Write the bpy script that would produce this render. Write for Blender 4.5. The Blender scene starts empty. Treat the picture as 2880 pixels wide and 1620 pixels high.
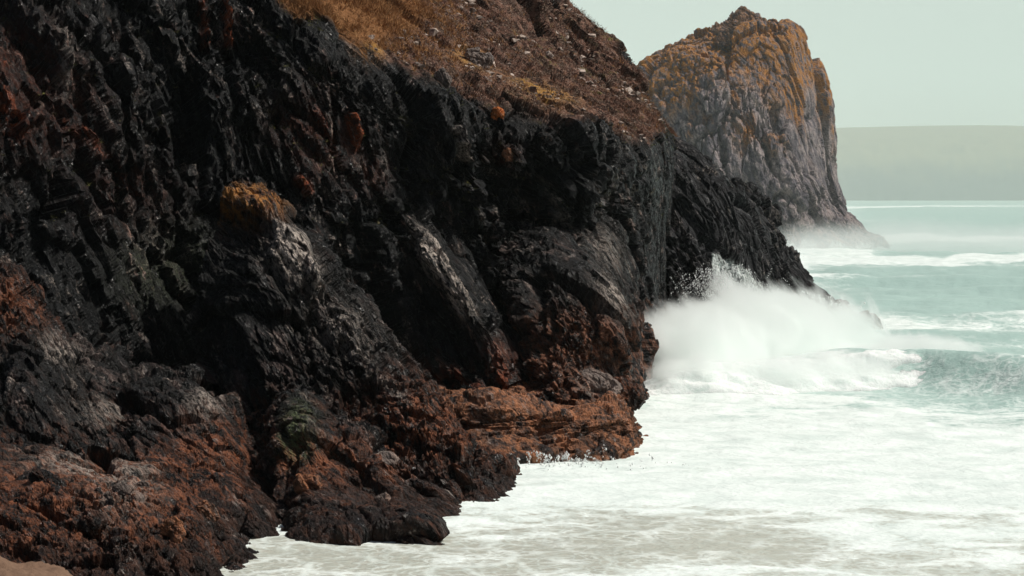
import bpy, math, random, time
import numpy as np
from mathutils import Vector, noise as mnoise
R = math.radians
random.seed(7)
T0 = time.time()
scn = bpy.context.scene
col = scn.collection

# ------------------------------------------------------------------ camera
FPX, CAMH, HOR = 1911.0, 12.0, 197.0
PITCH = math.atan((288 - HOR) / FPX)
cam_d = bpy.data.cameras.new('camera')
cam_d.lens = 36 * FPX / 1024
cam_d.clip_start, cam_d.clip_end = 1.0, 40000
cam = bpy.data.objects.new('camera', cam_d)
cam.location = (0, 0, CAMH)
cam.rotation_euler = (R(90) - PITCH, 0, 0)
col.objects.link(cam)
scn.camera = cam

# ------------------------------------------------------------------ light
SUN_EL, SUN_AZ = 56.0, 90.0           # azimuth measured from +Y (view direction) towards +X
sx, sy, sz = (math.cos(R(SUN_EL)) * math.sin(R(SUN_AZ)), math.cos(R(SUN_EL)) * math.cos(R(SUN_AZ)), math.sin(R(SUN_EL)))
sun_d = bpy.data.lights.new('sun', 'SUN')
sun_d.energy, sun_d.angle, sun_d.color = 4.6, R(0.6), (1.0, 0.955, 0.88)
sun = bpy.data.objects.new('sun', sun_d)
sun.rotation_euler = Vector((sx, sy, sz)).to_track_quat('Z', 'Y').to_euler()
sun.location = (60, 40, 90)
col.objects.link(sun)

world = bpy.data.worlds.new('World')
scn.world = world
world.use_nodes = True
wt = world.node_tree
wt.nodes.clear()
w_out = wt.nodes.new('ShaderNodeOutputWorld')
w_bg = wt.nodes.new('ShaderNodeBackground')
w_sky = wt.nodes.new('ShaderNodeTexSky')
w_sky.sky_type = 'NISHITA'
w_sky.sun_disc = False
w_sky.sun_elevation, w_sky.sun_rotation = R(SUN_EL), R(SUN_AZ)
w_sky.air_density, w_sky.dust_density, w_sky.ozone_density = 1.0, 4.0, 1.0
w_bg.inputs['Strength'].default_value = 0.055
# thin high overcast: a pale, slightly green veil that is thickest towards the horizon
w_tc = wt.nodes.new('ShaderNodeTexCoord')
w_sep = wt.nodes.new('ShaderNodeSeparateXYZ')
w_map = wt.nodes.new('ShaderNodeMapRange')
w_map.inputs['From Min'].default_value, w_map.inputs['From Max'].default_value = 0.12, 0.42
w_map.inputs['To Min'].default_value, w_map.inputs['To Max'].default_value = 0.96, 0.04
w_mix = wt.nodes.new('ShaderNodeMix')
w_mix.data_type = 'RGBA'
w_mix.inputs['B'].default_value = (13.8, 16.1, 14.7, 1)
wt.links.new(w_tc.outputs['Generated'], w_sep.inputs[0])
wt.links.new(w_sep.outputs['Z'], w_map.inputs['Value'])
w_map2 = wt.nodes.new('ShaderNodeMapRange')      # veil thinned behind the camera, as overhead, to cut fill light on shaded rock
w_map2.inputs['From Min'].default_value, w_map2.inputs['From Max'].default_value = -0.1, 0.75
w_map2.inputs['To Min'].default_value, w_map2.inputs['To Max'].default_value = 0.04, 1.0
w_mul = wt.nodes.new('ShaderNodeMath')
w_mul.operation = 'MULTIPLY'
wt.links.new(w_sep.outputs['Y'], w_map2.inputs['Value'])
wt.links.new(w_map.outputs[0], w_mul.inputs[0])
wt.links.new(w_map2.outputs[0], w_mul.inputs[1])
wt.links.new(w_mul.outputs[0], w_mix.inputs['Factor'])
wt.links.new(w_sky.outputs[0], w_mix.inputs['A'])
wt.links.new(w_mix.outputs['Result'], w_bg.inputs['Color'])
wt.links.new(w_bg.outputs[0], w_out.inputs['Surface'])

scn.view_settings.view_transform = 'Standard'
scn.view_settings.look = 'None'
scn.view_settings.gamma = 1
scn.view_settings.exposure = -0.27
cy = scn.cycles
cy.use_denoising = True
cy.max_bounces, cy.diffuse_bounces, cy.glossy_bounces, cy.volume_bounces, cy.transparent_max_bounces = 16, 2, 2, 20, 8
cy.volume_step_rate = 0.25
cy.volume_max_steps = 256
cy.sample_clamp_indirect = 6

# ------------------------------------------------------------------ helpers
def at(px, py, Y):
    """world point seen at photo pixel (1024 x 576) at the distance Y along the view"""
    x, y = (px - 512) / FPX, (288 - py) / FPX
    yy = math.cos(PITCH) + y * math.sin(PITCH)
    s = Y / yy
    return np.array((x * s, Y, CAMH + s * (-math.sin(PITCH) + y * math.cos(PITCH))))

def sea_at(px, py):
    x, y = (px - 512) / FPX, (288 - py) / FPX
    dz = -math.sin(PITCH) + y * math.cos(PITCH)
    s = -CAMH / dz
    return np.array((x * s, s * (math.cos(PITCH) + y * math.sin(PITCH)), 0.0))

def _h(ix, iy, iz, seed):
    n = (ix.astype(np.uint32) * np.uint32(374761393) + iy.astype(np.uint32) * np.uint32(668265263)
         + iz.astype(np.uint32) * np.uint32(2246822519) + np.uint32((seed * 3266489917) & 0xffffffff))
    n = (n ^ (n >> np.uint32(13))) * np.uint32(1274126177)
    n = (n ^ (n >> np.uint32(15))) * np.uint32(2654435761)
    return n ^ (n >> np.uint32(16))

def _r(h):
    return (h & np.uint32(0xffff)).astype(np.float32) / 65535.0

def vnoise(P, seed=0):
    i = np.floor(P).astype(np.int64)
    f = (P - i).astype(np.float32)
    f = f * f * f * (f * (f * 6 - 15) + 10)
    out = 0
    for dx in (0, 1):
        wx = f[..., 0] if dx else 1 - f[..., 0]
        for dy in (0, 1):
            wy = f[..., 1] if dy else 1 - f[..., 1]
            for dz in (0, 1):
                wz = f[..., 2] if dz else 1 - f[..., 2]
                out = out + wx * wy * wz * _r(_h(i[..., 0] + dx, i[..., 1] + dy, i[..., 2] + dz, seed))
    return out * 2 - 1

def fbm(P, octv=4, seed=0, gain=0.5, ridge=False):
    a, s, t = 1.0, 0, 0
    for k in range(octv):
        n = vnoise(P * (2.03 ** k) + 17.3 * k, seed + k)
        if ridge:
            n = 1 - 2 * np.abs(n)
        s = s + a * n
        t += a
        a *= gain
    return s / t

def facet(P, seed=0, tilt=1.0):
    """broken-block relief: every cell has its own level and its own tilted face; also the crack distance"""
    i = np.floor(P).astype(np.int64)
    f = (P - i).astype(np.float32)
    b1 = np.full(P.shape[:-1], 9e9, np.float32)
    b2 = b1.copy()
    val = np.zeros_like(b1)
    for dx in (-1, 0, 1):
        for dy in (-1, 0, 1):
            for dz in (-1, 0, 1):
                h = _h(i[..., 0] + dx, i[..., 1] + dy, i[..., 2] + dz, seed)
                g = (h ^ (h << np.uint32(7))) * np.uint32(2246822519)
                q = (g ^ (g >> np.uint32(11))) * np.uint32(3266489917)
                cx = dx + _r(h) - f[..., 0]
                cyy = dy + _r(g >> np.uint32(8)) - f[..., 1]
                cz = dz + _r(q >> np.uint32(5)) - f[..., 2]
                d = cx * cx + cyy * cyy + cz * cz
                hv = _r(g) - 0.5 - tilt * (cx * (_r(q) - .5) + cyy * (_r(h >> np.uint32(9)) - .5) + cz * (_r(q >> np.uint32(12)) - .5))
                near = d < b1
                b2 = np.where(near, b1, np.minimum(b2, d))
                val = np.where(near, hv, val)
                b1 = np.where(near, d, b1)
    return val, np.sqrt(b2) - np.sqrt(b1)

def catmull(A, n):
    """resample array A (k, ...) to n samples along axis 0"""
    k = A.shape[0]
    t = np.linspace(0, k - 1, n)
    # spread samples by average chord length
    L = np.linalg.norm(np.diff(A.reshape(k, -1, 3), axis=0), axis=2).mean(1)
    c = np.concatenate([[0], np.cumsum(L)])
    t = np.interp(np.linspace(0, c[-1], n), c, np.arange(k))
    i = np.clip(np.floor(t).astype(int), 0, k - 2)
    f = (t - i).reshape((-1,) + (1,) * (A.ndim - 1))
    p = lambda j: A[np.clip(j, 0, k - 1)]
    p0, p1, p2, p3 = p(i - 1), p(i), p(i + 1), p(i + 2)
    p0 = np.where((i == 0).reshape(f.shape), 2 * p1 - p2, p0)
    p3 = np.where((i == k - 2).reshape(f.shape), 2 * p2 - p1, p3)
    return 0.5 * (2 * p1 + (p2 - p0) * f + (2 * p0 - 5 * p1 + 4 * p2 - p3) * f ** 2 + (3 * p1 - p0 - 3 * p2 + p3) * f ** 3)

def grid_normals(P):
    du = np.gradient(P, axis=0)
    dv = np.gradient(P, axis=1)
    n = np.cross(du, dv)
    return n / (np.linalg.norm(n, axis=2, keepdims=True) + 1e-9)

def surf(profiles, nu, nv):
    A = np.array([[at(*q) if len(q) == 3 else np.array(q[:3]) for q in row] for row in profiles])
    A = catmull(A, nu)
    A = catmull(A.swapaxes(0, 1), nv).swapaxes(0, 1)
    n = grid_normals(A)
    # outward = towards the camera on average
    view = np.array((0, 0, CAMH)) - A
    if (n * view).sum() < 0:
        n = -n
    return A, n

def grid_faces(nu, nv, flip=False):
    i = np.arange(nu * nv).reshape(nu, nv)
    f = np.stack([i[:-1, :-1], i[1:, :-1], i[1:, 1:], i[:-1, 1:]], -1).reshape(-1, 4)
    return f[:, ::-1] if flip else f

def mesh_from(name, V, F, mat, smooth=True, attrs=None, base=None, parent=None):
    V = np.asarray(V, np.float32).reshape(-1, 3)
    base = np.array((0, 0, 0) if base is None else base, np.float32)
    me = bpy.data.meshes.new(name)
    k = F.shape[1]
    me.vertices.add(len(V))
    me.vertices.foreach_set('co', (V - base).ravel())
    me.loops.add(F.size)
    me.loops.foreach_set('vertex_index', F.astype(np.int32).ravel())
    me.polygons.add(len(F))
    me.polygons.foreach_set('loop_start', np.arange(0, F.size, k, dtype=np.int32))
    me.polygons.foreach_set('loop_total', np.full(len(F), k, np.int32))
    me.polygons.foreach_set('use_smooth', np.full(len(F), smooth, bool))
    for an, av in (attrs or {}).items():
        a = me.attributes.new(an, 'FLOAT', 'POINT')
        a.data.foreach_set('value', np.asarray(av, np.float32).ravel())
    me.update(calc_edges=True)
    me.materials.append(mat)
    o = bpy.data.objects.new(name, me)
    o.location = base
    col.objects.link(o)
    if parent is not None:
        o.parent = parent
        o.location = Vector(base) - parent.location
    return o

def tag(o, label=None, cat=None, group=None, kind=None):
    for k, v in (('label', label), ('category', cat), ('group', group), ('kind', kind)):
        if v:
            o[k] = v
    return o

E1 = np.array((0.50, -0.22, -0.84)); E1 /= np.linalg.norm(E1)      # dip of the strata
E2 = np.array((0.80, 0.42, 0.37)); E2 -= E1 * E2.dot(E1); E2 /= np.linalg.norm(E2)
E3 = np.cross(E1, E2)

def strata(P, s=(2.6, 1.0, 1.3)):
    return np.stack([P @ E1 / s[0], P @ E2 / s[1], P @ E3 / s[2]], -1)

def smooth01(x, a, b):
    t = np.clip((x - a) / (b - a), 0, 1)
    return t * t * (3 - 2 * t)

def blob(P, px, py, Y, r, ry=None, rz=None):
    c = at(px, py, Y)
    d = (P - c) / np.array((r, ry or r * 3.5, rz or r))
    return np.exp(-(d ** 2).sum(-1) * 1.5)

VERT = (np.array((0.16, 0.0, -0.987)), np.array((0.987, 0.0, 0.16)), np.array((0.0, 1.0, 0.0)))
HOR_BEDS = (np.array((0.99, 0.0, 0.10)), np.array((0.0, 1.0, 0.0)), np.array((-0.10, 0.0, 0.99)))
def vein_or_lit_edge(P, pts, w, seed=0):
    """a band along a line: rusty or pale rock, or a lit edge painted pale; w in photo pixels"""
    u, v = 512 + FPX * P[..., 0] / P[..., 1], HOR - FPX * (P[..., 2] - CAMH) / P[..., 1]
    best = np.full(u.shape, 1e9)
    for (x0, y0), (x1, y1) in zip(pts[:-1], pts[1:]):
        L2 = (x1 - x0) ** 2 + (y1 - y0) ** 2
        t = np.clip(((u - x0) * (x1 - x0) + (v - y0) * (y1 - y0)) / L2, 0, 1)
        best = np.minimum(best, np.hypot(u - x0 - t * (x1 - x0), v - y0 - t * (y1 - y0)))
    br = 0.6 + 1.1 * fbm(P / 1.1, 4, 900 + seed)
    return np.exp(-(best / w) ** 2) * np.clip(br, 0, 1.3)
def rockify(P, N, amp=1.0, size=1.0, seed=0, st=(2.6, 1.0, 1.3), mask=None, big=1.0, fine=1.0, fr=None):
    m = 1.0 if mask is None else mask
    e1, e2, e3 = fr or (E1, E2, E3)
    def co(P):
        Q = np.stack([P @ e1 / st[0], P @ e2 / st[1], P @ e3 / st[2]], -1) / size
        w = np.stack([fbm(Q / 3.5 + k * 31.7, 2, seed + 60 + k) for k in range(3)], -1)
        return Q + 0.75 * w
    Q = co(P)
    var = np.clip(0.75 + 1.0 * fbm(P / (9.0 * size), 3, seed + 40), 0.35, 1.5)      # calm slabs and shattered zones
    f1, c1 = facet(Q / 4.2, seed + 1, 2.4)
    f2, c2 = facet(Q / 1.5 + 5, seed + 2, 2.0)
    d = 0.8 * fbm(Q / 6.0, 3, seed + 3) * big + 1.2 * f1 * big + 0.72 * f2 * var + 0.22 * fbm(Q / 2.0, 3, seed + 5, ridge=True)
    d = d - 0.45 * np.exp(-(c1 / 0.06) ** 2) - 0.2 * np.exp(-(c2 / 0.07) ** 2) * var
    P = P + N * (d * amp * size * m)[..., None]
    N2 = grid_normals(P)
    N2 = np.where((N2 * N).sum(-1, keepdims=True) < 0, -N2, N2)
    N2 = N2 * 0.6 + N * 0.4
    f3, c3 = facet(Q / np.array((.75, .5, .5)) + 9, seed + 7, 1.8)
    f4, c4 = facet(Q / np.array((.36, .17, .19)) + 3, seed + 8, 1.6)
    d = (0.44 * f3 + 0.21 * f4 - 0.07 * np.exp(-(c3 / 0.09) ** 2)) * fine * var + 0.09 * fine * fbm(Q / 0.3, 3, seed + 9, gain=0.6)
    mm = m if mask is None else np.maximum(m, 0.35)
    P = P + N2 * (d * amp * size * mm)[..., None]
    return P

# ------------------------------------------------------------------ node helpers
class NT:
    def __init__(s, name):
        s.m = bpy.data.materials.new(name)
        s.m.use_nodes = True
        s.t = s.m.node_tree
        s.t.nodes.clear()
        s.out = s.t.nodes.new('ShaderNodeOutputMaterial')
    def n(s, ty, ins=None, **props):
        nd = s.t.nodes.new('ShaderNode' + ty)
        for k, v in props.items():
            setattr(nd, k, v)
        for k, v in (ins or {}).items():
            s.set(nd.inputs[k], v)
        return nd
    def set(s, sock, v):
        if isinstance(v, bpy.types.NodeSocket):
            s.t.links.new(v, sock)
        elif isinstance(v, bpy.types.Node):
            s.t.links.new(v.outputs[0], sock)
        else:
            sock.default_value = v
    def math(s, op, a, b=None, clamp=False):
        nd = s.n('Math', operation=op, use_clamp=clamp)
        s.set(nd.inputs[0], a)
        if b is not None:
            s.set(nd.inputs[1], b)
        return nd.outputs[0]
    def ramp(s, v, a, b, to0=0.0, to1=1.0):
        nd = s.n('MapRange', interpolation_type='SMOOTHSTEP')
        s.set(nd.inputs['Value'], v)
        for k, x in (('From Min', a), ('From Max', b), ('To Min', to0), ('To Max', to1)):
            s.set(nd.inputs[k], x)
        return nd.outputs[0]
    def mix(s, f, a, b):
        nd = s.n('Mix', data_type='RGBA')
        s.set(nd.inputs[0], f)
        s.set(nd.inputs[6], a if not isinstance(a, tuple) else a + (1,))
        s.set(nd.inputs[7], b if not isinstance(b, tuple) else b + (1,))
        return nd.outputs[2]
    def noise(s, vec, scale, detail=5, rough=0.55, dist=0.0):
        nd = s.n('TexNoise')
        s.set(nd.inputs['Vector'], vec)
        for k, x in (('Scale', scale), ('Detail', detail), ('Roughness', rough), ('Distortion', dist)):
            nd.inputs[k].default_value = x
        return nd.outputs[0]
    def attr(s, name):
        return s.n('Attribute', attribute_name=name).outputs['Fac']
    def strata(s, sc=(0.38, 1.0, 0.77)):
        p = s.n('NewGeometry').outputs['Position']
        comb = s.n('CombineXYZ')
        for k, (e, f) in enumerate(zip((E1, E2, E3), sc)):
            d = s.n('VectorMath', operation='DOT_PRODUCT')
            s.set(d.inputs[0], p)
            d.inputs[1].default_value = tuple(e * f)
            s.t.links.new(d.outputs['Value'], comb.inputs[k])
        return comb.outputs[0], p

def rock_mat(name, dark=(0.0028, 0.0036, 0.004), mid=(0.058, 0.030, 0.023), pale=(0.34, 0.29, 0.25), rust=(0.34, 0.08, 0.022),
             rust_z=(0.5, 4.5), rust_amt=0.9, size=1.0, spec=0.2, rough=(0.22, 0.7), pale_at=(0.57, 0.72), mid_at=(0.56, 0.68), fleck=0.75, crev_shade=0.75, weed=0.0):
    t = NT(name)
    q, p = t.strata()
    z = t.n('SeparateXYZ', {0: p}).outputs['Z']
    n1 = t.noise(q, 0.45 / size, 6, 0.6)
    n2 = t.noise(q, 2.2 / size, 6, 0.62, 0.3)
    n3 = t.noise(p, 6.5 / size, 4, 0.65)
    n4 = t.noise(q, 1.1 / size, 5, 0.6)
    mixn = t.math('ADD', t.math('MULTIPLY', n1, 0.45), t.math('MULTIPLY', n2, 0.55))
    c = t.mix(t.ramp(mixn, *mid_at), dark, mid)
    c = t.mix(t.math('MULTIPLY', t.ramp(n4, pale_at[0], pale_at[1]), t.ramp(n3, 0.42, 0.62)), c, pale)
    # lichen and iron stain: attribute patches and the tidal band above the sea
    zr = t.math('MULTIPLY', t.ramp(t.math('ADD', z, t.math('MULTIPLY', n1, 3.0)), rust_z[1] + 1.5, rust_z[0] + 1.5), rust_amt)
    ra = t.math('ADD', t.attr('rust'), zr, clamp=True)
    ra = t.math('MULTIPLY', t.math('MULTIPLY', ra, t.ramp(n2, 0.43, 0.6)), t.ramp(t.math('ADD', t.noise(p, 0.5 / size, 4, .6), t.math('MULTIPLY', t.attr('rust'), .25)), 0.38, 0.56, 0.35, 1.0))
    ra = t.math('MAXIMUM', ra, t.math('MULTIPLY', t.attr('rust'), t.ramp(t.noise(q, 4.2 / size, 5, .7, .3), .45, .60)))
    rc = t.mix(n3, rust, tuple(x * y for x, y in zip(rust, (1.9, 1.7, 1.6))))
    c = t.mix(ra, c, rc)
    c = t.mix(t.math('MULTIPLY', t.math('MULTIPLY', weed, t.ramp(t.math('ADD', z, t.math('MULTIPLY', n2, 2.2)), 3.0, 1.9)), t.ramp(n4, .3, .5)), c, (0.020, 0.0105, 0.0075)) if weed else c
    c = t.mix(t.math('MULTIPLY', t.attr('pale'), t.ramp(t.noise(q, 5.0 / size, 5, 0.7, 0.3), 0.42, 0.56)), c, tuple(min(.55, 1.5 * x) for x in pale))
    c = t.mix(t.math('MULTIPLY', t.attr('green'), t.ramp(n3, 0.35, 0.6)), c, (0.10, 0.125, 0.055))
    lich = t.math('MULTIPLY', t.attr('lichen'), t.ramp(n2, 0.38, 0.58))
    c = t.mix(lich, c, t.mix(n3, (0.30, 0.115, 0.022), (0.56, 0.26, 0.07)))
    wash = t.math('MULTIPLY', t.attr('wash'), 1.0)
    wf = t.ramp(t.math('ADD', wash, t.math('MULTIPLY', t.math('SUBTRACT', t.math('ADD', t.math('MULTIPLY', n2, .5), t.math('MULTIPLY', t.noise(q, 4.5 / size, 5, .7), .5)), 0.5), 1.9)), 0.40, 0.85)
    c = t.mix(wf, c, (0.80, 0.85, 0.82))
    rg = t.ramp(n2, 0.35, 0.65, rough[0], rough[1])
    hgt = t.math('ADD', t.math('MULTIPLY', n2, 0.6), t.math('MULTIPLY', n3, 0.25))
    n5 = t.noise(q, 11 / size, 4, 0.7)
    hgt = t.math('ADD', hgt, t.math('MULTIPLY', n5, 0.3))
    c = t.mix(t.ramp(n5, 0.36, 0.54), t.mix(crev_shade, c, (0.003, 0.003, 0.004)), c)  # crevice shade put into the colour, dark where the fine bump is low
    n6 = t.noise(q, 3.6 / size, 5, 0.72, 0.4)
    zone = t.ramp(t.math('ADD', n1, t.math('MULTIPLY', n4, 0.6)), 0.83, 0.97)
    fl = t.math('MULTIPLY', t.math('MULTIPLY', t.ramp(n6, 0.56, 0.68), zone), fleck)
    c = t.mix(fl, c, t.mix(t.ramp(n2, .42, .56), tuple(1.25 * x for x in pale), t.mix(.55, pale, rust)))  # pale flecks put fine glints into the rock colour
    hgt = t.math('ADD', hgt, t.math('MULTIPLY', n6, 0.35))
    rg = t.math('MULTIPLY', rg, t.ramp(n6, 0.54, 0.66, 1.0, 0.55))
    b = t.n('Bump', {'Strength': 1.0, 'Distance': 0.34 * size, 'Height': hgt})
    s = t.n('BsdfPrincipled', {'Base Color': c, 'Roughness': rg, 'Specular IOR Level': t.ramp(n6, 0.54, 0.66, spec, spec * 4.0), 'Normal': b})
    t.t.links.new(s.outputs[0], t.out.inputs[0])
    return t.m

def zero(P, **kw):
    d = {k: np.zeros(P.shape[:2]) for k in ('rust', 'pale', 'green', 'lichen', 'wash', 'veg')}
    d.update(kw)
    return d

def sheet(name, profiles, nu, nv, mat, amp=1.0, size=1.0, seed=0, attrs=None, maskf=None, st=(2.6, 1.0, 1.3), big=1.0, fine=1.0, parent=None, base=None, fr=None, lift=0.0):
    P, N = surf(profiles, nu, nv)
    m = maskf(P, N) if maskf else None
    P2 = rockify(P, N, amp, size, seed, st, m, big, fine, fr)
    N2 = grid_normals(P2)
    flip = (N2 * N).sum() < 0
    a = zero(P2, **(attrs(P2, N) if attrs else {}))
    if lift:                          # pale and rusty marks raised as thin slabs to catch the light
        P2 = P2 + (N + np.array((.35, 0, .35))) * (lift * np.clip(np.maximum(a['pale'], a['rust']) * 1.6 - .35, 0, 1))[..., None]
    if base is None and parent is None:
        c = P2.reshape(-1, 3).mean(0)
        base = (c[0], c[1], 0.0)
    if base is None:
        base = tuple(parent.location)
    return mesh_from(name, P2, grid_faces(nu, nv, flip), mat, False, a, base, parent), P2

M_cliff = rock_mat('dark wet cliff rock', rust_amt=0.35)
M_butt = rock_mat('dark rock with a brown foot', dark=(0.0045, 0.0045, 0.0045), mid=(0.085, 0.058, 0.050), rust=(0.17, 0.075, 0.042), rust_z=(3.2, 6.5), rust_amt=.95, mid_at=(0.50, 0.64))
M_brown = rock_mat('brown tidal rock', mid_at=(0.40, 0.58), crev_shade=.6, dark=(0.014, 0.009, 0.008), mid=(0.15, 0.074, 0.045), rust=(0.25, 0.112, 0.056), rust_z=(2, 9), rust_amt=0.95, spec=0.25, rough=(0.45, 0.85))
M_fore = rock_mat('foreshore rock with weed', weed=.8, dark=(0.0045, 0.0045, 0.0045), mid_at=(0.50, 0.64), mid=(0.075, 0.050, 0.044), rust=(0.14, 0.052, 0.024), rust_z=(1.0, 4.5), rust_amt=0.75, spec=0.22, rough=(0.25, 0.75))
M_stack = rock_mat('grey stack rock', dark=(0.14, 0.125, 0.14), mid=(0.38, 0.315, 0.305), pale=(0.36, 0.31, 0.28), rust=(0.30, 0.18, 0.13), rust_z=(1, 7), rust_amt=0.8, size=2.2, spec=0.1, crev_shade=0.5, fleck=0.6, mid_at=(0.44, 0.6), rough=(0.7, 0.95))
M_mid = rock_mat('grey headland rock', dark=(0.012, 0.012, 0.014), mid=(0.050, 0.040, 0.042), rust=(0.13, 0.07, 0.05), rust_z=(1, 5), rust_amt=0.6, size=1.3, spec=0.25, rough=(0.45, 0.85))

# ================================================================== THE CLIFF
cliff_prof = [
 [(-200,-260,150),(-200,-180,125),(-200,-130,110),(-200,-90,98),(-200,60,88),(-200,250,80),(-200,420,74),(-200,640,66)],
 [(0,-240,160),(0,-170,130),(0,-110,112),(0,-60,100),(0,100,90),(0,260,86),(0,420,80),(0,620,74)],
 [(120,-230,165),(120,-160,135),(120,-90,116),(120,-40,104),(120,110,97),(120,270,93),(120,420,88),(120,560,82)],
 [(230,-220,170),(230,-140,140),(240,-60,120),(255,-12,107),(235,120,102),(230,270,99),(230,420,94),(230,540,88)],
 [(330,-200,180),(330,-110,150),(330,-30,126),(340,40,106),(335,150,103),(330,280,102),(330,420,98),(330,520,92)],
 [(430,-170,190),(430,-80,160),(425,10,132),(415,82,108),(415,180,107),(420,300,107),(425,420,102),(425,510,95)],
 [(520,-40,200),(515,-52,168),(505,45,138),(497,114,112),(497,200,112),(500,310,112),(505,410,106),(505,500,98)],
 [(580,22,205),(556,2,172),(565,70,145),(575,125,118),(575,210,118),(575,310,118),(575,400,114),(575,480,104)],
 [(615,58,210),(602,42,172),(618,90,150),(622,140,128),(622,220,127),(622,310,126),(622,390,122),(622,440,116)],
 [(642,100,215),(630,84,172),(653,110,155),(658,155,138),(655,230,138),(652,310,137),(652,370,136),(652,420,130)],
 [(670,140,215),(664,128,172),(672,138,163),(674,175,157),(670,240,157),(668,310,157),(668,370,155),(668,400,150)],
 [(680,160,240),(674,142,200),(680,154,195),(682,185,190),(678,250,190),(675,310,190),(675,370,190),(675,400,190)],
]
def cliff_mask(P, N):
    up = N[..., 2]
    u = 512 + FPX * P[..., 0] / P[..., 1]
    return (1.0 - 0.55 * smooth01(up, 0.45, 0.8)) * (1 - .8 * smooth01(u, 634, 656))
def cliff_attr(P, N):
    a = dict(rust=np.zeros(P.shape[:2]))
    veg = smooth01(N[..., 2] + 0.34 * fbm(P / 3.0, 5, 91, .65), 0.44, 0.62)
    u, v = 512 + FPX * P[..., 0] / P[..., 1], HOR - FPX * (P[..., 2] - CAMH) / P[..., 1]
    rim = np.interp(u, [180, 255, 374, 417, 497, 588, 640, 690], [-90, -14, 50, 74, 108, 124, 146, 175])
    veg = veg * smooth01(rim + 16 * fbm(P / 2.0, 4, 93) - v, -7, 7)
    a['veg'] = veg
    r = 0
    for b in ((30,110,89,3),(5,60,92,3),(130,190,92,2.2),(330,150,102,2.0),(300,120,104,2),(373,176,106,1.2),(505,155,111,1.2),(560,300,116,3)):
        r = r + blob(P, *b)
    a['rust'] = np.clip(r, 0, 1)
    a['lichen'] = np.clip(blob(P, 545, 92, 124, 2.2) + blob(P, 370, 48, 108, .9) + blob(P, 470, 65, 125, 1.5), 0, 1)
    a['pale'] = np.clip(blob(P, 478, 62, 122, 1.6) + .7*blob(P, 285, 82, 104, 2.2) + .7*blob(P, 420, 150, 106, 1.3, rz=3.5) + blob(P, 640, 120, 140, 2.5) + .8*blob(P, 390,110,106,1.6) + .6*blob(P, 160,250,93,1.5)+ .8*blob(P,175,275,92,1.8), 0, 1)
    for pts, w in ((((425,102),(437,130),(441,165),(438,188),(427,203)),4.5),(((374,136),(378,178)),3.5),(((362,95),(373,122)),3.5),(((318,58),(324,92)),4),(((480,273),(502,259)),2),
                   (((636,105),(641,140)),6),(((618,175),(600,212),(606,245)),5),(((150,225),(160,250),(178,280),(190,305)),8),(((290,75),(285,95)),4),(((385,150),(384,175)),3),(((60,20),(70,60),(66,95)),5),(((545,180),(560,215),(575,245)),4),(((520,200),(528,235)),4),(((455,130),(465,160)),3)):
        a['pale'] = np.maximum(a['pale'] * .8, vein_or_lit_edge(P, pts, w))  # pale veins, and sunlit slivers of the face put into the colour
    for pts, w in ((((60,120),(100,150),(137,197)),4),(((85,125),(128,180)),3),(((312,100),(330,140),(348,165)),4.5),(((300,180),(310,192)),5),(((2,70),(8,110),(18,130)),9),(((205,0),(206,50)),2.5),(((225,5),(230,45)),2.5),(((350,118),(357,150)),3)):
        a['rust'] = np.maximum(a['rust'] * .75, vein_or_lit_edge(P, pts, w * 1.15, 3) * 1.6)
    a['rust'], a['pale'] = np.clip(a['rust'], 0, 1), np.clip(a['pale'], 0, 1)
    a['green'] = .6 * np.clip(blob(P, 170, 265, 92, 2.2) + .8*blob(P, 250, 330, 98, 2.0), 0, 1)
    return a

# heath and turf on the upper slope share the mesh: blend by the veg attribute
def heath_over(mat):
    t = NT.__new__(NT)
    t.m = mat; t.t = mat.node_tree
    t.out = [n for n in t.t.nodes if n.type == 'OUTPUT_MATERIAL'][0]
    rock = t.out.inputs[0].links[0].from_node
    q, p = t.strata((1, 1, 1))
    n1 = t.noise(p, 0.16, 5, 0.6)
    n2 = t.noise(p, 1.3, 6, 0.65)
    n3 = t.noise(p, 7.0, 4, 0.7)
    n4 = t.noise(p, 0.55, 5, 0.65, 0.6)
    c = t.mix(t.ramp(n2, 0.40, 0.60), (0.042, 0.024, 0.020), (0.21, 0.112, 0.082))
    c = t.mix(t.ramp(n4, 0.50, 0.40), c, t.mix(n3, (0.030, 0.020, 0.017), (0.12, 0.075, 0.055)))
    c = t.mix(t.math('MULTIPLY', t.ramp(n3, 0.5, 0.68), 0.7), c, (0.40, 0.30, 0.235))
    c = t.mix(t.math('MULTIPLY', t.ramp(n2, 0.55, 0.7), t.ramp(n1, 0.45, 0.6)), c, (0.15, 0.13, 0.045))
    c = t.mix(t.math('MULTIPLY', t.attr('lichen'), t.ramp(n2, .4, .58)), c, (0.50, 0.27, 0.06))
    c = t.mix(t.ramp(t.math('ADD', t.attr('turf'), t.math('MULTIPLY', t.math('SUBTRACT', n2, .5), .7)), 0.35, 0.65), c, t.mix(n3, (0.14, 0.062, 0.028), (0.34, 0.17, 0.075)))
    b = t.n('Bump', {'Strength': 0.8, 'Distance': 0.25, 'Height': t.math('ADD', n3, t.math('MULTIPLY', n2, 0.8))})
    s = t.n('BsdfPrincipled', {'Base Color': c, 'Roughness': 0.95, 'Specular IOR Level': 0.05, 'Normal': b})
    ms = t.n('MixShader', {0: t.attr('veg')})
    t.t.links.new(rock.outputs[0], ms.inputs[1])
    t.t.links.new(s.outputs[0], ms.inputs[2])
    t.t.links.new(ms.outputs[0], t.out.inputs[0])
heath_over(M_cliff)

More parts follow.
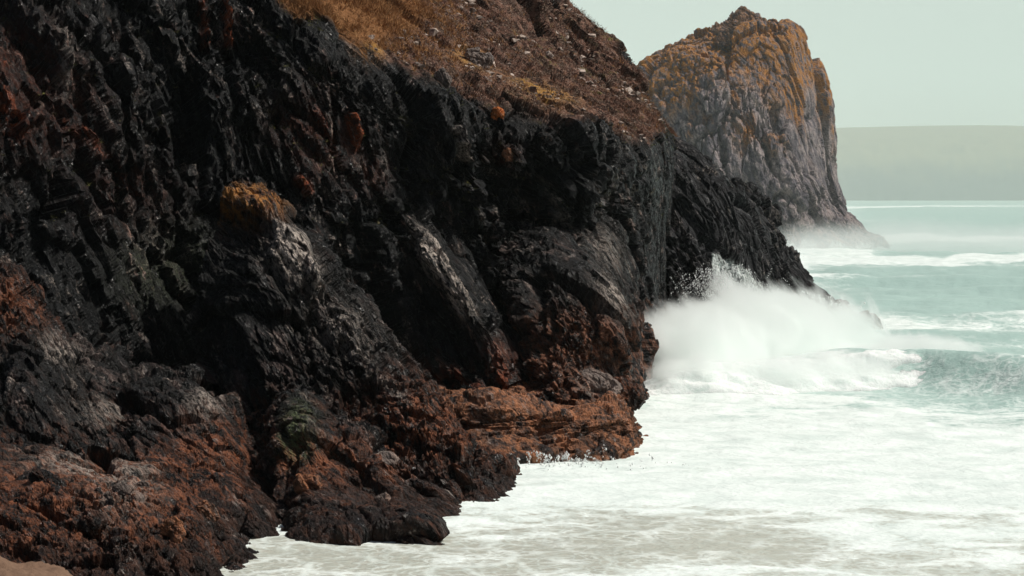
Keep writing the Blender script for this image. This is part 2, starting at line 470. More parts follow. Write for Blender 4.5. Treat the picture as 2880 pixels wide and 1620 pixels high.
def cliff_attr2(P, N):
    a = cliff_attr(P, N)
    t = blob(P, 335, -18, 118, 8, 22, 5) + blob(P, 318, 5, 108, 4, 9, 2.5)
    a['turf'] = np.clip(t * 1.3, 0, 1)
    return a
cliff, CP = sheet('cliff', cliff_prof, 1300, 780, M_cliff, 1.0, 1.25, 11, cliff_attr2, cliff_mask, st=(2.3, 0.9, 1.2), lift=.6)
tag(cliff, 'tall dark wet cliff face below a brown heather slope', 'cliff', kind='structure')

# ------------------------------------------------------------------ heather, turf and stones on the slope
def project(P):
    v = P - np.array((0, 0, CAMH))
    yc = v[..., 2] * math.cos(PITCH) + v[..., 1] * math.sin(PITCH)
    zc = v[..., 1] * math.cos(PITCH) - v[..., 2] * math.sin(PITCH)
    return 512 + FPX * v[..., 0] / zc, 288 - FPX * yc / zc
def on_cliff(px, py):
    u, v = project(CP)
    m = (np.abs(u - px) < 4) & (np.abs(v - py) < 4)
    q = CP[m]
    return q[q[:, 1].argmin()] if len(q) else at(px, py, 110)
CN = grid_normals(CP)
CN = np.where((CN[..., 2:3] < 0) & (CN[..., 1:2] > 0), -CN, CN)
u_, v_ = project(CP)
a_ = cliff_attr2(CP, np.abs(grid_normals(surf(cliff_prof, CP.shape[0], CP.shape[1])[0])))
vis = (u_ > -120) & (u_ < 720) & (v_ > -60) & (v_ < 230)
rng = np.random.default_rng(5)
def plant_mat(name, c0, c1):
    t = NT(name)
    c = t.mix(t.attr('tint'), c0, c1)
    s_ = t.n('BsdfPrincipled', {'Base Color': c, 'Roughness': 0.9, 'Specular IOR Level': 0.08})
    t.t.links.new(s_.outputs[0], t.out.inputs[0])
    return t.m
def leaves(name, pts, per, spread, blade, up, mat, label, cat):
    n = len(pts)
    c = np.repeat(pts, per, 0)
    dirs = rng.normal(size=(n * per, 3))
    dirs[:, 2] = np.abs(dirs[:, 2]) * up + 0.2
    dirs /= np.linalg.norm(dirs, axis=1, keepdims=True)
    r = np.repeat(rng.uniform(.5, 1.4, n), per)[:, None]
    root = c + dirs * r * spread * rng.uniform(0.1, 1, (n * per, 1))
    side = np.cross(dirs, rng.normal(size=dirs.shape))
    side /= np.linalg.norm(side, axis=1, keepdims=True)
    L = blade[1] * r * rng.uniform(.6, 1.3, (n * per, 1))
    V = np.stack([root - side * blade[0], root + side * blade[0], root + dirs * L], 1).reshape(-1, 3)
    F_ = np.arange(len(V)).reshape(-1, 3)
    tint = np.repeat(np.clip(np.repeat(rng.random(n), per) * .7 + rng.random(n * per) * .4 - .05, 0, 1), 3)
    return tag(mesh_from(name, V, F_, mat, False, dict(tint=tint)), label, cat, kind='stuff')
def pick(wt_, n):
    w = (wt_ * vis).ravel()
    e = CP.reshape(-1, 3)
    i = rng.choice(len(w), n, p=w / w.sum())
    return e[i]
clump = smooth01(fbm(CP / 2.2, 4, 77), -.15, .35)
leaves('heather', pick(a_['veg'] * (1 - a_['turf'] * .9) * (clump + .04), 9000), 14, .34, (.022, .16), .9, plant_mat('dry heather', (0.05, 0.026, 0.020), (0.29, 0.15, 0.10)), 'dry brown heather covering the slope above the cliff', 'heather')
leaves('grass', pick(a_['turf'] * a_['veg'] * (clump + .15) + .006 * a_['veg'], 9000), 9, .16, (.018, .34), 1.6, plant_mat('bleached grass', (0.16, 0.07, 0.03), (0.50, 0.27, 0.12)), 'bleached golden grass at the top of the slope', 'grass')
leaves('moss', pick((1 - a_['veg']) * smooth01(CN[..., 2], .35, .6) * clump, 2600), 9, .16, (.02, .09), .6, plant_mat('cliff plants', (0.03, 0.035, 0.012), (0.16, 0.15, 0.05)), 'small green and ochre plants on the cliff ledges', 'plants')
# loose stones bedded in the slope
def stones(pts, mat, name, label):
    Vs, Fs, o_ = [], [], 0
    for p_ in pts:
        k_ = 10
        v = rng.normal(size=(k_, 3)); v /= np.linalg.norm(v, axis=1, keepdims=True)
        v *= rng.uniform(.7, 1.1, (k_, 1)) * np.array((1.2, 1, .75)) * rng.choice((.16, .22, .3, .45), p=(.45, .3, .17, .08))
        import bmesh
        bm = bmesh.new()
        for q_ in v:
            bm.verts.new(q_)
        bmesh.ops.convex_hull(bm, input=bm.verts)
        bm.verts.index_update()
        bmesh.ops.triangulate(bm, faces=bm.faces)
        Vs.append(np.array([x.co for x in bm.verts]) + p_)
        Fs.append(np.array([[x.index for x in f.verts] for f in bm.faces]) + o_)
        o_ += len(Vs[-1])
        bm.free()
    return tag(mesh_from(name, np.concatenate(Vs), np.concatenate(Fs), mat, False), label, 'stones', kind='stuff')
t = NT('weathered stone')
_p = t.n('NewGeometry').outputs['Position']
_c = t.mix(t.ramp(t.noise(_p, 2.0, 5, .6), .38, .62), (0.14, 0.105, 0.09), (0.50, 0.41, 0.35))
_s = t.n('BsdfPrincipled', {'Base Color': _c, 'Roughness': .9, 'Specular IOR Level': .1})
t.t.links.new(_s.outputs[0], t.out.inputs[0])
stones(pick(a_['veg'] * (1 - a_['turf']) * smooth01(fbm(CP / 5, 3, 55), -.1, .4), 1300), t.m, 'scree', 'pale broken stones scattered through the heather')
# ------------------------------------------------------------------ mid headland
head_prof = [
 [(640,170,205),(640,152,162),(643,220,155),(646,300,150),(652,390,145)],
 [(672,182,205),(672,160,162),(678,228,154),(682,300,149),(688,395,143)],
 [(698,196,205),(700,176,164),(704,235,155),(706,300,149),(710,395,143)],
 [(724,206,205),(727,188,166),(724,245,157),(726,305,152),(730,390,146)],
 [(754,228,205),(756,213,168),(750,257,161),(750,310,156),(752,390,150)],
 [(780,272,200),(782,262,170),(776,287,164),(772,325,159),(772,390,153)],
 [(808,302,195),(812,295,171),(802,316,167),(794,342,163),(794,390,158)],
 [(832,322,190),(836,313,172.5),(829,330,170.5),(822,352,167),(818,390,163)],
 [(852,332,190),(856,323,174),(849,335,172),(842,352,169),(838,390,165)],
 [(874,346,190),(873,340,175),(868,347,173.5),(860,362,171),(854,390,167)],
]
def head_attr(P, N):
    w = 0
    for x, y, Y, r, rz in ((716,262,153,.35,1.6),(720,285,152,.7,1.6),(728,305,150,1.5,1.8),(745,310,152,2.0,1.6),(765,312,156,1.6,1.4),(700,318,148,1.2,1.2),(790,322,161,1.2,1.6),(735,340,149,4,2),(785,350,158,4,1.6),(690,345,146,2.5,2),(815,345,166,1.5,.9)):
        w = w + 1.15 * blob(P, x, y, Y, r, 4, rz)
    uu, vv = 512 + FPX * P[..., 0] / P[..., 1], HOR - FPX * (P[..., 2] - CAMH) / P[..., 1]
    lo_ = 716 + .12 * (vv - 240); hi_ = 718 + 1.25 * (vv - 243)
    w = w + .75 * smooth01(uu, lo_ - 4, lo_ + 5) * (1 - smooth01(uu, hi_ - 12, hi_ + 6)) * smooth01(vv, 240, 262)
    return dict(wash=np.clip(w, 0, 1), rust=.5 * np.clip(blob(P, 805, 325, 165, 2.5), 0, 1))
headland, _ = sheet('rock_headland', head_prof, 680, 640, M_mid, 0.8, 1.4, 41, head_attr, st=(2.6, 1, 1.3))
tag(headland, 'dark grey rock headland sloping down into the crashing surf in front of the sea stack', 'headland')

# ------------------------------------------------------------------ near buttress with brown toe
butt_prof = [
 [(500,225,122),(505,235,116),(510,290,110),(514,340,107),(518,385,104),(520,450,98)],
 [(545,215,122),(550,225,114),(550,280,107),(552,335,104),(555,380,101),(556,450,97)],
 [(588,225,122),(590,235,115),(592,280,108),(598,330,104),(600,375,103),(602,450,97)],
 [(618,252,124),(620,262,117),(624,292,110),(630,335,106),(633,385,105),(634,450,99)],
 [(628,280,132),(630,288,122),(635,312,115),(637,345,111),(636,398,109.5),(635,450,104)],
 [(632,290,150),(634,298,138),(637,320,132),(638,350,128),(637,400,125),(636,440,120)],
]
def butt_attr(P, N):
    return dict(rust=.5*np.clip(1.1*blob(P,590,345,103,5,6,2.6)+blob(P,560,365,102,3,5,2),0,1), pale=np.clip(.9*blob(P,615,290,108,1.2,3,1.8)+.9*blob(P,600,385,102,1.3,3,.7)+.5*blob(P,608,250,116,1.5),0,1))
buttress, _ = sheet('rock_buttress', butt_prof, 460, 420, M_butt, 0.75, 1.0, 51, butt_attr, st=(2.2, .9, 1.2))
tag(buttress, 'tall dark rock buttress with a rusty brown foot, left of the white spray', 'buttress')

# ------------------------------------------------------------------ blocky promontory
prom_prof = [
 [(415,412,106),(415,404,99),(420,418,91),(423,445,89),(428,478,86),(434,530,80)],
 [(445,400,106),(445,393,99),(450,408,89.5),(454,438,87.5),(458,474,85),(462,530,80)],
 [(485,387,108),(485,386,101),(490,402,89),(492,435,87),(494,470,84.5),(496,530,79)],
 [(530,384,110),(530,388,104),(533,405,89.5),(535,435,87.5),(538,468,85),(540,530,80)],
 [(582,389,110),(585,396,104),(592,411,90),(594,437,87.7),(596,466,85.5),(598,530,81)],
 [(610,394,110),(614,402,103),(622,414,91),(628,440,89),(634,468,86.5),(638,530,81)],
 [(622,408,108),(626,414,103),(634,426,95),(641,446,92.5),(645,472,89.5),(648,525,85)],
 [(632,430,110),(634,434,107),(640,442,103),(646,458,100),(650,474,97),(654,505,92)],
]
def prom_attr(P, N):
    return dict(rust=np.clip(smooth01(P[..., 0], at(470,430,90)[0], at(520,430,90)[0]) * smooth01(P[..., 2], 0.3, 2.2), 0, 1), wash=np.clip(.95*blob(P,560,468,87,2.2,4,.55)+.8*blob(P,590,468,86,1.6,4,.4)+.8*blob(P,640,474,88,1,4,.35),0,1))
prom, _ = sheet('rock_promontory', prom_prof, 620, 420, M_brown, 0.62, 0.75, 71, prom_attr, st=(2.0, 1.3, 0.55), fr=HOR_BEDS)
tag(prom, 'orange brown blocky rock promontory reaching into white foam', 'promontory')

# ------------------------------------------------------------------ slab ridge, orange on top
slab_prof = [
 [(282,212,102),(262,196,97),(238,190,94),(222,203,92),(208,250,90),(190,330,89)],
 [(305,232,101),(285,215,97),(262,208,92.5),(240,232,90.5),(222,285,89),(200,365,88)],
 [(325,262,99),(305,250,94.5),(285,240,90.5),(262,270,88.5),(240,325,87),(215,400,86)],
 [(360,318,97),(343,306,92.5),(325,297,88.5),(298,330,86.5),(270,382,85),(245,445,84)],
 [(400,368,95),(384,357,90.5),(365,347,86.5),(335,380,84.5),(305,428,82.5),(280,485,81)],
 [(440,420,92),(424,409,88),(405,398,84),(375,425,81.5),(345,468,79),(320,520,77)],
 [(478,470,88),(462,456,84.5),(442,445,81),(415,465,78.5),(388,497,75.5),(365,548,73)],
 [(502,486,85),(494,474,81),(476,462,77.5),(452,482,75.5),(425,512,73.5),(402,555,71)],
 [(518,500,84),(510,490,81),(496,482,78),(470,496,75.8),(445,520,74),(420,555,71.5)],
]
def slab_attr(P, N):
    return dict(lichen=np.clip(1.6*blob(P,245,202,93,1.9,6,1.0),0,1), rust=np.clip(blob(P,262,208,92.5,1.2)+blob(P,455,452,80,3,4,2.2)+blob(P,420,430,82,3)*.9,0,1), pale=np.clip(1.3*vein_or_lit_edge(P,((266,218),(288,248),(306,272),(318,290)),6)+vein_or_lit_edge(P,((330,330),(365,362),(402,408)),6)*.8+vein_or_lit_edge(P,((270,255),(285,280)),3)+.9*blob(P,285,245,90,1.1,3,1.2)+.8*blob(P,298,262,89,.9,3,1.2)+.55*blob(P,345,325,87,1.8,3,1.5),0,1))  # pale along the crest paints its sunlit edge into the colour
slab, _ = sheet('rock_ridge', slab_prof, 620, 460, M_fore, 0.95, 0.72, 91, slab_attr, st=(2.6, .8, 1.1), lift=.3)
tag(slab, 'long dark slab ridge with an orange lichened top, running down to the foam', 'rock ridge', 'slanting rock ridges on the cliff')

ridge_prof = [
 [(430,228,112),(418,216,108),(405,210,105.5),(393,235,106),(383,280,108),(378,330,112)],
 [(460,266,112),(448,260,108),(436,256,104.5),(420,285,105),(405,325,106),(396,375,110)],
 [(490,312,112),(478,305,107.5),(466,300,103.5),(446,325,104),(430,365,104),(420,415,106)],
 [(525,350,112),(512,344,107),(498,338,102.5),(478,360,102.5),(458,392,102),(446,440,101)],
 [(548,390,110),(532,384,105.5),(515,378,101.5),(495,392,100.5),(474,412,99),(464,450,97)],
]
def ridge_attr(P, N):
    return dict(pale=np.clip(vein_or_lit_edge(P,((408,220),(432,258),(452,293),(470,322)),6)+.8*blob(P,425,248,103,1.2,3,1.6)+.7*blob(P,455,290,101,1.2,3,1.6)+.5*blob(P,505,352,99,1.4),0,1), rust=np.clip(blob(P,512,362,99,1.5),0,1))  # the ridge's thin lit edge is painted as pale rock
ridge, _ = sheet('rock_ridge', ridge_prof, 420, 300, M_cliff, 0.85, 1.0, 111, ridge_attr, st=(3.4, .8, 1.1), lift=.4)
tag(ridge, 'shorter pale-edged rock ridge halfway up the cliff, behind the long slab ridge', 'rock ridge', 'slanting rock ridges on the cliff')

# ------------------------------------------------------------------ foreshore rocks
fore_a = [   # hump with the green streaked head
 [(268,470,82),(270,455,79),(272,470,75),(275,500,72),(278,535,66.9),(280,575,64)],
 [(284,412,84),(286,406,80),(287,430,75.5),(289,470,72.5),(291,522,67.4),(294,572,64.5)],
 [(302,398,84),(304,402,79),(306,425,74.5),(308,465,72),(312,520,66.9),(316,572,64.5)],
 [(334,414,84),(334,420,79),(338,440,75),(342,480,72),(346,522,66.9),(350,570,64.5)],
 [(368,424,85),(368,430,80),(372,450,75.5),(378,488,72.5),(386,525,67.1),(392,566,65)],
 [(400,455,85),(402,460,80),(408,478,76),(416,502,73),(424,525,67.4),(430,562,65.5)],
 [(428,486,84),(430,490,80),(438,502,76.5),(446,514,73),(452,526,70),(458,555,67)],
 [(444,502,82),(448,506,79.5),(454,514,77),(459,522,75),(462,530,73),(466,548,70)],
]
def fa_attr(P, N):
    return dict(green=np.clip(1.0*blob(P,296,425,75,.75,3,1.2)+.7*blob(P,300,448,74,.6),0,1), rust=np.clip(blob(P,340,480,72,4,4,1.8)*.9,0,1), wash=np.clip(.9*blob(P,432,482,79,.45,2,.35),0,1))
fa, _ = sheet('shore_rock', fore_a, 520, 400, M_fore, 0.7, 0.8, 131, fa_attr, st=(1.5, .9, 1.1), fine=.75)
tag(fa, 'rusty shore rock with a greenish rounded head, beside the foam', 'shore rock', 'rocks along the foot of the cliff')

fore_b = [   # toe boulder
 [(450,484,83),(452,478,80),(454,486,77),(456,505,74.5),(458,540,70)],
 [(468,478,83),(470,472,80),(473,480,76.5),(476,500,74.5),(478,540,70.5)],
 [(490,476,83),(492,473,80.5),(495,480,77.5),(498,498,75.5),(500,535,71)],
 [(506,482,83),(508,479,81.5),(511,486,79),(514,498,77.3),(516,530,73)],
 [(516,492,84),(517,490,82.5),(519,494,81),(521,501,79.5),(522,528,75)],
 [(519,500,85),(520,500,84),(522,503,83),(523,508,82),(524,528,78)],
]
fb, _ = sheet('boulder', fore_b, 220, 160, M_fore, 0.42, 0.5, 151, lambda P, N: dict(wash=np.clip(.85*blob(P,512,498,78,.7,2,.25),0,1)), st=(1.8, .9, 1))
tag(fb, 'low brown boulder at the tip of the slab ridge, washed by foam', 'boulder')

fore_c = [   # middle hump between
 [(90,395,86),(92,388,82),(95,420,77),(100,460,74),(105,520,70),(108,580,65)],
 [(130,382,86),(132,380,81),(136,412,76),(140,455,73),(144,515,67.0),(148,580,64)],
 [(172,388,86),(174,384,81),(178,410,76),(182,450,73),(186,510,67.0),(190,575,64)],
 [(196,384,86),(198,388,81),(204,412,76.5),(210,452,73.5),(216,505,67.5),(222,570,64.5)],
 [(216,398,86),(218,404,82),(226,430,77),(234,465,74),(240,508,68.0),(246,565,65.5)],
 [(238,432,86),(240,438,82.5),(250,455,78),(258,482,75),(266,515,69.0),(270,560,67)],
 [(264,470,86),(266,474,83),(274,488,79),(282,505,76),(290,530,70.5),(296,560,69)],
]
fc, _ = sheet('shore_rock', fore_c, 480, 420, M_fore, 0.72, 0.72, 171, lambda P, N: dict(rust=np.clip(blob(P,250,470,75,2.6,4,2)+.6*blob(P,200,470,73,2),0,1), pale=np.clip(.8*blob(P,208,400,78,.8,3,.9),0,1)), st=(1.5, .9, 1.1), fine=.75)
tag(fc, 'dark hunched shore rock with a rusty right flank, between two rock piles', 'shore rock', 'rocks along the foot of the cliff')

fore_d = [   # upper left mass
 [(-60,300,86),(-58,290,82),(-55,340,77),(-50,400,73),(-46,480,69),(-40,580,63)],
 [(0,268,86),(2,272,82),(4,330,77),(6,390,73),(10,470,69),(14,580,63)],
 [(28,298,86),(30,300,82),(34,345,77),(38,395,73),(42,470,69),(46,580,63)],
 [(60,340,86),(62,346,81.5),(68,380,76.5),(74,420,73),(78,480,69),(82,580,63.5)],
 [(98,358,86),(100,366,81.5),(108,396,76.5),(114,435,73),(118,490,69),(122,580,64)],
 [(132,384,86),(134,392,82),(142,420,77),(148,455,73.5),(154,505,69.5),(158,580,65)],
 [(158,412,86),(160,420,83),(168,445,78),(174,475,75),(180,515,71),(184,580,67)],
]
fd, _ = sheet('shore_rock', fore_d, 440, 460, M_fore, 0.75, 0.75, 191, lambda P, N: dict(rust=np.clip(blob(P,15,300,80,2),0,1), pale=np.clip(.8*blob(P,55,352,80,1.3,3,.8)+.7*blob(P,120,400,77,1.2),0,1)), st=(1.6, .9, 1.1), fine=.8)
tag(fd, 'black craggy shore rock rising highest against the left edge', 'shore rock', 'rocks along the foot of the cliff')

fore_e = [   # nearest pile, sloping to the right toe
 [(-80,430,76),(-78,425,72),(-72,460,66),(-66,500,62),(-60,560,58.5),(-56,640,53)],
 [(0,436,76),(2,432,72),(6,462,66),(10,502,62),(14,560,58.5),(18,640,53)],
 [(48,440,76),(50,440,72),(55,466,66),(60,504,62),(64,560,58.7),(68,640,53)],
 [(100,455,76),(102,458,72),(107,480,66.5),(112,512,62.5),(116,560,59),(120,640,53.5)],
 [(150,470,76),(152,472,72),(158,492,67),(163,520,63),(168,562,59.5),(172,640,54)],
 [(186,486,76),(188,490,72),(194,508,67.5),(199,532,63.5),(204,566,60),(208,640,54.5)],
 [(212,505,76),(214,510,72.5),(219,525,68),(223,545,64.5),(226,572,61),(230,640,56)],
 [(220,540,74),(226,542,71),(232,548,67.5),(236,556,65),(238,576,62.5),(240,630,58)],
]
fe, _ = sheet('shore_rock', fore_e, 640, 460, M_fore, 0.55, 0.62, 211, lambda P, N: dict(rust=np.clip(.8*blob(P,140,510,63,5,5,2.2)+.8*blob(P,60,540,60,4),0,1), pale=np.clip(.75*blob(P,90,462,68,2.2,3,.8)+.5*blob(P,130,490,65,1.2),0,1)), st=(1.4, .9, 1.1), fine=.75)
tag(fe, 'nearest knobbly brown shore rock pile, over the sand patch', 'shore rock', 'rocks along the foot of the cliff')

fore_f = [
 [(208,556,67),(212,545,65.5),(216,550,63.5),(218,566,61.8),(220,600,58)],
 [(226,548,67),(228,538,65),(231,546,63.4),(233,562,61.8),(235,600,58)],
 [(240,550,67.5),(242,542,65.3),(245,549,63.8),(248,560,62.6),(249,600,59)],
 [(254,554,67.5),(256,547,66),(258,552,64.6),(260,559,63.6),(262,596,60)],
 [(264,560,67.5),(266,556,66.5),(268,558,65.5),(270,562,64.6),(271,590,61)],
]
ff, _ = sheet('boulder', fore_f, 160, 120, M_fore, 0.36, 0.42, 231, st=(1.3, 1, 1))
tag(ff, 'small black boulder jutting into the foam at the near shore', 'boulder')

# ------------------------------------------------------------------ sand patch and two lichened knobs
t = NT('coarse tan sand')
_p = t.n('NewGeometry').outputs['Position']
_c = t.mix(t.noise(_p, 9, 6, .7), (0.10, 0.06, 0.038), (0.26, 0.165, 0.115))
_b = t.n('Bump', {'Strength': .6, 'Distance': .05, 'Height': t.noise(_p, 14, 4, .7)})
_s = t.n('BsdfPrincipled', {'Base Color': _c, 'Roughness': .95, 'Specular IOR Level': .1, 'Normal': _b})
t.t.links.new(_s.outputs[0], t.out.inputs[0])
sand_prof = [[(px, py0, 57), (px, py0 + 4, 55), (px, py0 + 22, 52), (px, py0 + 70, 46), (px, py0 + 200, 38)] for px, py0 in ((-140, 560), (-40, 562), (0, 561), (30, 564), (58, 568), (76, 580), (100, 610))]
SPs, SN = surf(sand_prof, 160, 110)
SPs = SPs + SN * (.5 * fbm(SPs / 1.6, 5, 601, .6))[..., None]
tag(mesh_from('sand', SPs, grid_faces(160, 110, (grid_normals(SPs) * SN).sum() < 0), t.m), 'patch of tan sand between the nearest rocks', 'sand', kind='structure')
M_lich = rock_mat('orange lichened rock', dark=(0.06, 0.02, 0.01), mid=(0.26, 0.09, 0.025), pale=(0.34, 0.18, 0.08), rust=(0.42, 0.13, 0.03), mid_at=(0.3, 0.5), crev_shade=.25)
M_pale = rock_mat('pale weathered rock', dark=(0.07, 0.055, 0.05), mid=(0.24, 0.19, 0.165), pale=(0.42, 0.36, 0.31), rust=(0.26, 0.13, 0.07), rust_amt=.3, mid_at=(0.36, 0.55), crev_shade=.45)
bpy.context.view_layer.update()
def hit(px, py):
    d = at(px, py, 100.0) - np.array((0, 0, CAMH))
    ok, loc, nor, *_ = scn.ray_cast(bpy.context.evaluated_depsgraph_get(), (0, 0, CAMH), Vector(d).normalized())
    return np.array(loc) if ok else at(px, py, 100)
def boulder(px, py, w, h, d, roll, mat, label, seed, group=None, box=3.0, rust=0.0, green=0.0):
    """one rough block of stone resting on what is seen at the photo point; roll = tilt in the picture plane, degrees"""
    c = hit(px, py)
    nu, nv = 110, 60
    th, ph = np.meshgrid(np.linspace(0, 2 * np.pi, nu), np.linspace(0.03, np.pi - .03, nv), indexing='ij')
    n = np.stack([np.sin(ph) * np.cos(th), np.sin(ph) * np.sin(th), np.cos(ph)], -1)
    P = n / ((np.abs(n) ** box).sum(-1, keepdims=True) ** (1 / box)) * np.array((w, d, h)) / 2
    a = R(roll)
    rot = np.array(((math.cos(a), 0, math.sin(a)), (0.0, 1, 0), (-math.sin(a), 0, math.cos(a))))
    P = P @ rot.T + c + np.array((0, -.22 * d, -.05 * h))
    sz = .32 * (w * h * d) ** (1 / 3)
    P = rockify(P, n @ rot.T, .55, sz, seed, (1.3, 1, 1))
    a_ = zero(P, rust=np.full(P.shape[:2], rust), green=np.full(P.shape[:2], green))
    fl = (grid_normals(P) * (n @ rot.T)).sum() < 0
    o = mesh_from('boulder', P, grid_faces(nu, nv, fl), mat, False, a_, (c[0], c[1], c[2] - h / 2))
    return tag(o, label, 'boulder', group)
boulder(498, 113, .8, .85, .7, 25, M_lich, 'round bright orange lichened boulder on the cliff edge', 701, rust=1, box=2.6)
boulder(509, 154, .7, .8, .6, -20, M_brown, 'smaller dull red boulder lodged in the dark face below the orange one', 702, rust=1, box=2.6)
boulder(478, 62, 1.7, 1.5, 1.4, 15, M_pale, 'large pale angular block standing on the heather slope', 703)
boulder(442, 78, 1.0, .9, .9, 40, M_pale, 'small pale triangular block at the rim of the cliff', 704)
boulder(597, 386, 2.2, 1.3, 1.4, 22, M_pale, 'big pale angular block lying at the foot of the brown buttress', 705)
boulder(624, 393, 1.9, 1.2, 1.3, 32, M_fore, 'dark wedge-shaped block beside the big pale block, pointing at the foam', 706, rust=.5)
boulder(127, 493, 1.1, .45, .6, 32, M_pale, 'pale elongated slab stone lying on the nearest rock pile', 707)
boulder(170, 530, .75, .6, .6, 15, M_brown, 'small orange rounded boulder low on the nearest rock pile', 708, rust=1, box=2.3)
boulder(144, 486, .4, .38, .35, 10, M_pale, 'small pale cube-like stone just above the pale slab stone', 709)
boulder(95, 520, .8, .7, .7, 20, M_fore, 'dark rounded boulder in the hollow of the nearest rock pile', 710, box=2.3)
boulder(386, 462, 1.0, .8, .8, 25, M_pale, 'round pale-topped boulder on the flank of the rusty shore rock', 711, box=2.3)
boulder(309, 482, 1.0, .6, .7, -12, M_brown, 'tan flat boulder below the greenish rounded rock head', 712, rust=.6)
boulder(385, 500, .8, .4, .6, 14, M_pale, 'low greyish stone near the foam under the pale-topped boulder', 713)
boulder(45, 478, 1.0, .7, .7, 28, M_fore, 'grey knobbly boulder half way up the nearest rock pile', 714)
boulder(205, 512, .8, .6, .6, 30, M_brown, 'brown rounded boulder near the right end of the nearest rock pile', 715, box=2.4)

# ------------------------------------------------------------------ far stack
stack_prof = [
 [(590,95,540),(595,92,480),(600,120,458),(606,165,446),(612,220,438),(612,275,428)],
 [(626,86,530),(630,80,475),(634,110,452),(640,158,443),(646,218,436),(646,275,426)],
 [(655,66,525),(660,58,468),(664,90,448),(668,145,439),(674,215,433),(675,275,424)],
 [(700,52,520),(703,43,463),(704,80,444),(706,140,436),(708,215,430),(710,275,420)],
 [(738,40,520),(740,31,460),(740,75,443),(742,135,435),(744,215,428),(748,275,418)],
 [(778,40,520),(779,31,460),(782,75,446),(786,135,437),(790,212,428),(796,272,418)],
 [(791,42,525),(792,34,468),(799,80,456),(802,137,446),(810,207,436),(828,268,424)],
 [(797,58,530),(800,50,480),(809,96,470),(814,150,462),(828,208,452),(866,258,436)],
 [(801,72,550),(804,66,505),(813,104,495),(818,158,486),(840,212,472),(890,250,445)],
 [(802,92,580),(804,92,560),(811,125,550),(816,170,540),(836,220,520),(878,254,490)],
]
def stack_attr(P, N):
    z = P[..., 2]
    n = fbm(P / np.array((3.2, 5, 12)), 5, 7)
    li = smooth01(z + 20 * n, 26, 42)
    return dict(lichen=np.clip(li, 0, 1) * 1.0, veg=smooth01(z + 9 * n + 18 * (N[..., 2] - .4), 42, 52), wash=np.clip(.9 * (1 - smooth01(z + 2.2 * n, 0.6, 2.6)), 0, 1))
M_stack2 = M_stack
stack_root = bpy.data.objects.new('sea_stack', None)
stack_root.location = at(740, 248, 440) * np.array((1, 1, 0))
col.objects.link(stack_root)
tag(stack_root, 'huge steep sea stack with orange lichened top standing out in the hazy sea', 'sea stack')
rock, _ = sheet('rock_wall', stack_prof, 640, 520, M_stack, 0.62, 3.6, 251, stack_attr, parent=stack_root, st=(3.2, .85, 1.0), big=1.05, fine=.8, fr=VERT)
crag_prof = [
 [(710,34,470),(714,31,463),(716,36,457),(718,48,453)],
 [(726,24,470),(728,22,463),(729,30,456),(730,46,452)],
 [(738,13,470),(739,11,463),(740,24,455),(741,46,451)],
 [(750,15,470),(752,16,463),(754,28,455),(755,46,451)],
 [(768,26,470),(768,25,464),(768,33,457),(768,46,453)],
 [(780,34,474),(780,32,468),(780,38,462),(780,50,458)],
]
crag, _ = sheet('summit_crag', crag_prof, 240, 140, M_stack, 0.7, 1.5, 271, lambda P, N: dict(lichen=.6*np.ones(P.shape[:2])), parent=stack_root, st=(1.5, 1, 1))

# ------------------------------------------------------------------ lone rocks in the surf off the headland
def boulder_prof(px, py, Y, w, h, d):
    """a rounded rock standing in the sea: w, h, d metres; (px, py) = top centre"""
    c = at(px, py, Y)
    rows = []
    for k in range(9):
        a = R(-30 + 240 * k / 8) if False else R(-200 + 220 * k / 8)
        ca, sa = math.cos(a), math.sin(a)
        row = []
        for f, zz in ((0.02, 0), (0.5, -0.08), (0.85, -0.35), (1.0, -0.7), (1.12, -1.0), (1.15, -1.5)):
            row.append((c[0] + ca * f * w / 2, c[1] + sa * f * d / 2, c[2] + zz * h, 0))
        rows.append(row)
    return rows
for (px, py, Y, w, h, d, sd, lb) in ((838, 301, 170, 2.9, 2.6, 3, 301, 'pinkish block of rock at the tip of the grey headland'),
                                 (868, 312, 167, 2.9, 3.0, 3, 302, 'rounded wet rock standing alone in the surf off the headland')):
    o, _ = sheet('boulder', boulder_prof(px, py, Y, w, h, d), 150, 90, M_mid, .35, .6, sd, lambda P, N: dict(rust=.8*np.ones(P.shape[:2]), wash=np.clip(1 - P[..., 2] / 1.5 + .25, 0, .75)), st=(1.3, 1, 1))
    tag(o, lb, 'boulder')

# ------------------------------------------------------------------ far hills
M_hill = NT('far hill turf and cliff')
_p = M_hill.n('NewGeometry').outputs['Position']
_z = M_hill.n('SeparateXYZ', {0: _p}).outputs['Z']
_n = M_hill.noise(_p, 0.006, 6, 0.6)
_f = M_hill.ramp(M_hill.math('ADD', _z, M_hill.math('MULTIPLY', _n, 150)), 130, 230)
_c = M_hill.mix(_f, (0.03, 0.028, 0.036), M_hill.mix(M_hill.noise(_p, 0.02, 5, .6), (0.13, 0.115, 0.055), (0.22, 0.19, 0.10)))
_s = M_hill.n('BsdfPrincipled', {'Base Color': _c, 'Roughness': 1.0, 'Specular IOR Level': 0.0})
M_hill.t.links.new(_s.outputs[0], M_hill.out.inputs[0])
hp = []
for px, top in ((300, 140), (560, 136), (700, 134), (830, 129.5), (900, 127.5), (960, 126.5), (1024, 127), (1150, 131), (1400, 142)):
    hp.append([(px, top + 6, 9200), (px, top - 1, 7900), (px, top + 5, 7100), (px, top + 26, 6700), (px, 185, 6550), (px, 210, 6450)])
HPs, HN = surf(hp, 420, 110)
HPs = HPs + HN * (34 * fbm(HPs / 260, 5, 5) + 12 * fbm(HPs / 60, 3, 6, ridge=True))[..., None] * smooth01(320 - HPs[..., 2], 0, 150)[..., None] * .8
